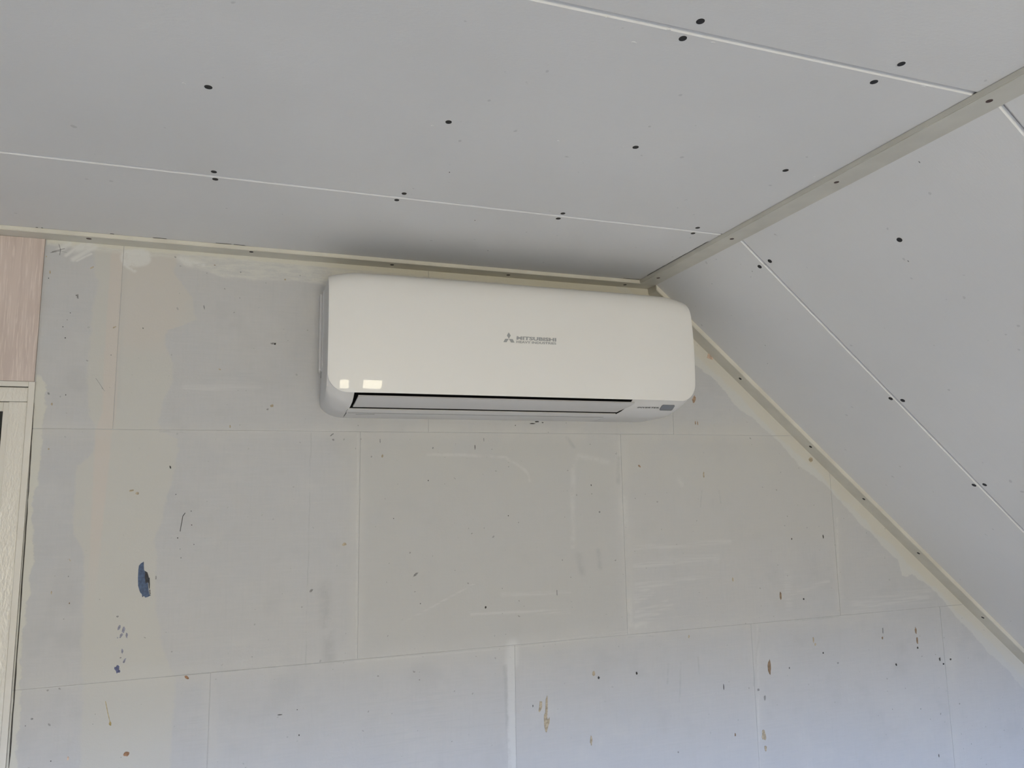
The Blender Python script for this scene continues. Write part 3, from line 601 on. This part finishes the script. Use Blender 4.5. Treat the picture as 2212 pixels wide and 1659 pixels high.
# moulded mark under the left end
from mathutils.bvhtree import BVHTree
CAS = BVHTree.FromPolygons([Vector(q) for q in V_CAS], F_CAS)
def under(px, py):                                            # pixel -> the point of the casing it shows
    hit = CAS.ray_cast(EYE, ray(px, py).normalized())[0]
    return hit if hit else on_y(px, py, -.15)
def decal(name, polys, mat, lift=.0006, fn=under):
    V, F = [], []
    for poly_ in polys:
        q = [fn(*p) for p in poly_]; nn = (q[1] - q[0]).cross(q[2] - q[0]).normalized()
        if nn.dot(EYE - q[0]) < 0: nn = -nn
        k = len(V); m = len(q); V += [p + nn * lift for p in q] + [p - nn * .001 for p in q]
        F += [tuple(range(k, k + m)), tuple(range(k + 2 * m - 1, k + m - 1, -1))] + [(k + i, k + (i + 1) % m, k + m + (i + 1) % m, k + m + i) for i in range(m)]
    return adopt(mesh(name, V, F, mat), ac)
zz = lambda pts: [(670 + x / 12.29, 790 + y / 12.29) for x, y in pts]
decal('moulded_mark', [zz(p) for p in ([(1235, 1228), (1735, 1232), (1732, 1240), (1233, 1236)], [(1210, 1282), (1700, 1286), (1698, 1293), (1208, 1289)], [(1233, 1230), (1242, 1230), (1216, 1288), (1207, 1288)], [(1728, 1234), (1737, 1234), (1704, 1290), (1695, 1290)], [(1430, 1238), (1480, 1240), (1560, 1262), (1510, 1262)])], M['ac_grey'], .0004)
zs = lambda pts: [(1330 + x / 13.01, 840 + y / 13.01) for x, y in pts]
def curved_decal(name, quad, mat, lift, fn=under, n=10, cut=.14):      # rounded parallelogram laid on the curved casing
    tl, tr, br, bl = [Vector(q) for q in quad]; V, F = [], []
    for j in range(n + 1):
        w = j / n; ins = cut * max(0, 1 - min(w, 1 - w) / .2) ** 2 * .5
        for i in range(n + 1):
            u = ins + (1 - 2 * ins) * i / n; q = (tl * (1 - u) + tr * u) * (1 - w) + (bl * (1 - u) + br * u) * w; p = fn(*q); V.append(p + Vector((0, -.5, -.866)) * lift)
    for j in range(n): F += [(j * (n + 1) + i, j * (n + 1) + i + 1, (j + 1) * (n + 1) + i + 1, (j + 1) * (n + 1) + i) for i in range(n)]
    o = adopt(mesh(name, V, F, mat), ac); m = o.modifiers.new('thickness', 'SOLIDIFY'); m.thickness = .001; m.offset = 0
    return o
curved_decal('sensor_window', zs([(1308, 440), (1672, 448), (1572, 600), (1214, 592)]), M['ac_sensor'], .0012)
# lettering
def text_mesh(body, bold=0.0, shear=0.0, spacing=1.0):
    cu = bpy.data.curves.new('lettering', 'FONT'); cu.body = body; cu.size = 1; cu.offset = bold; cu.shear = shear; cu.space_character = spacing; cu.resolution_u = 3
    o = bpy.data.objects.new('lettering', cu); C.objects.link(o)
    dg = bpy.context.evaluated_depsgraph_get(); me = bpy.data.meshes.new_from_object(o.evaluated_get(dg))
    bpy.data.objects.remove(o); bpy.data.curves.remove(cu); return me
def lettering(name, body, quad, mat, fn, bold=0.0, shear=0.0, spacing=1.0, lift=.0006, nrm=Vector((0, -1, 0))):
    me = text_mesh(body, bold, shear, spacing)
    x0 = min(v.co.x for v in me.vertices); x1 = max(v.co.x for v in me.vertices); y0 = min(v.co.y for v in me.vertices); y1 = max(v.co.y for v in me.vertices)
    tl, tr, br, bl = [Vector(q) for q in quad]
    for v in me.vertices:
        u, w = (v.co.x - x0) / (x1 - x0), (v.co.y - y0) / (y1 - y0)
        q = (bl * (1 - u) + br * u) * (1 - w) + (tl * (1 - u) + tr * u) * w; p = fn(*q)
        v.co = p + nrm * lift
    me.materials.clear(); me.materials.append(mat); me.name = name
    return adopt(link(name, me), ac)
def face(px, py):                                             # pixel -> the front panel
    p = on_y(px, py, -.215)
    for _ in range(6): p = on_y(px, py, -panel_depth(p.z - ZC))
    return p
zl = lambda pts: [(1060 + x / 12.289, 690 + y / 12.289) for x, y in pts]
lettering('lettering', 'MITSUBISHI', zl([(688, 445), (1737, 497), (1737, 592), (680, 540)]), M['ac_logo'], face, .045, 0, 1.02)
lettering('lettering', 'HEAVY INDUSTRIES', zl([(682, 563), (1737, 613), (1737, 672), (680, 628)]), M['ac_logo'], face, .030, 0, 1.02)
decal('emblem', [zl(p) for p in ([(477, 345), (530, 430), (481, 512), (430, 425)], [(385, 515), (475, 517), (420, 605), (335, 602)], [(487, 520), (585, 525), (628, 615), (540, 612)])], M['ac_logo'], .0006, face)
lettering('lettering', 'INVERTER', zs([(612, 496), (1215, 506), (1205, 540), (592, 530)]), M['ac_ink'], under, .02, .25, 1.05, .0011, Vector((0, -.5, -.866)))
for o in bpy.data.objects:                                    # the parts that look unlike the rest of the unit
    if o.parent == ac:
        w = dict(sensor_window='smoked grey sensor window', emblem='grey three-diamond emblem').get(o.name.split('.')[0])
        if w: o['label'] = w
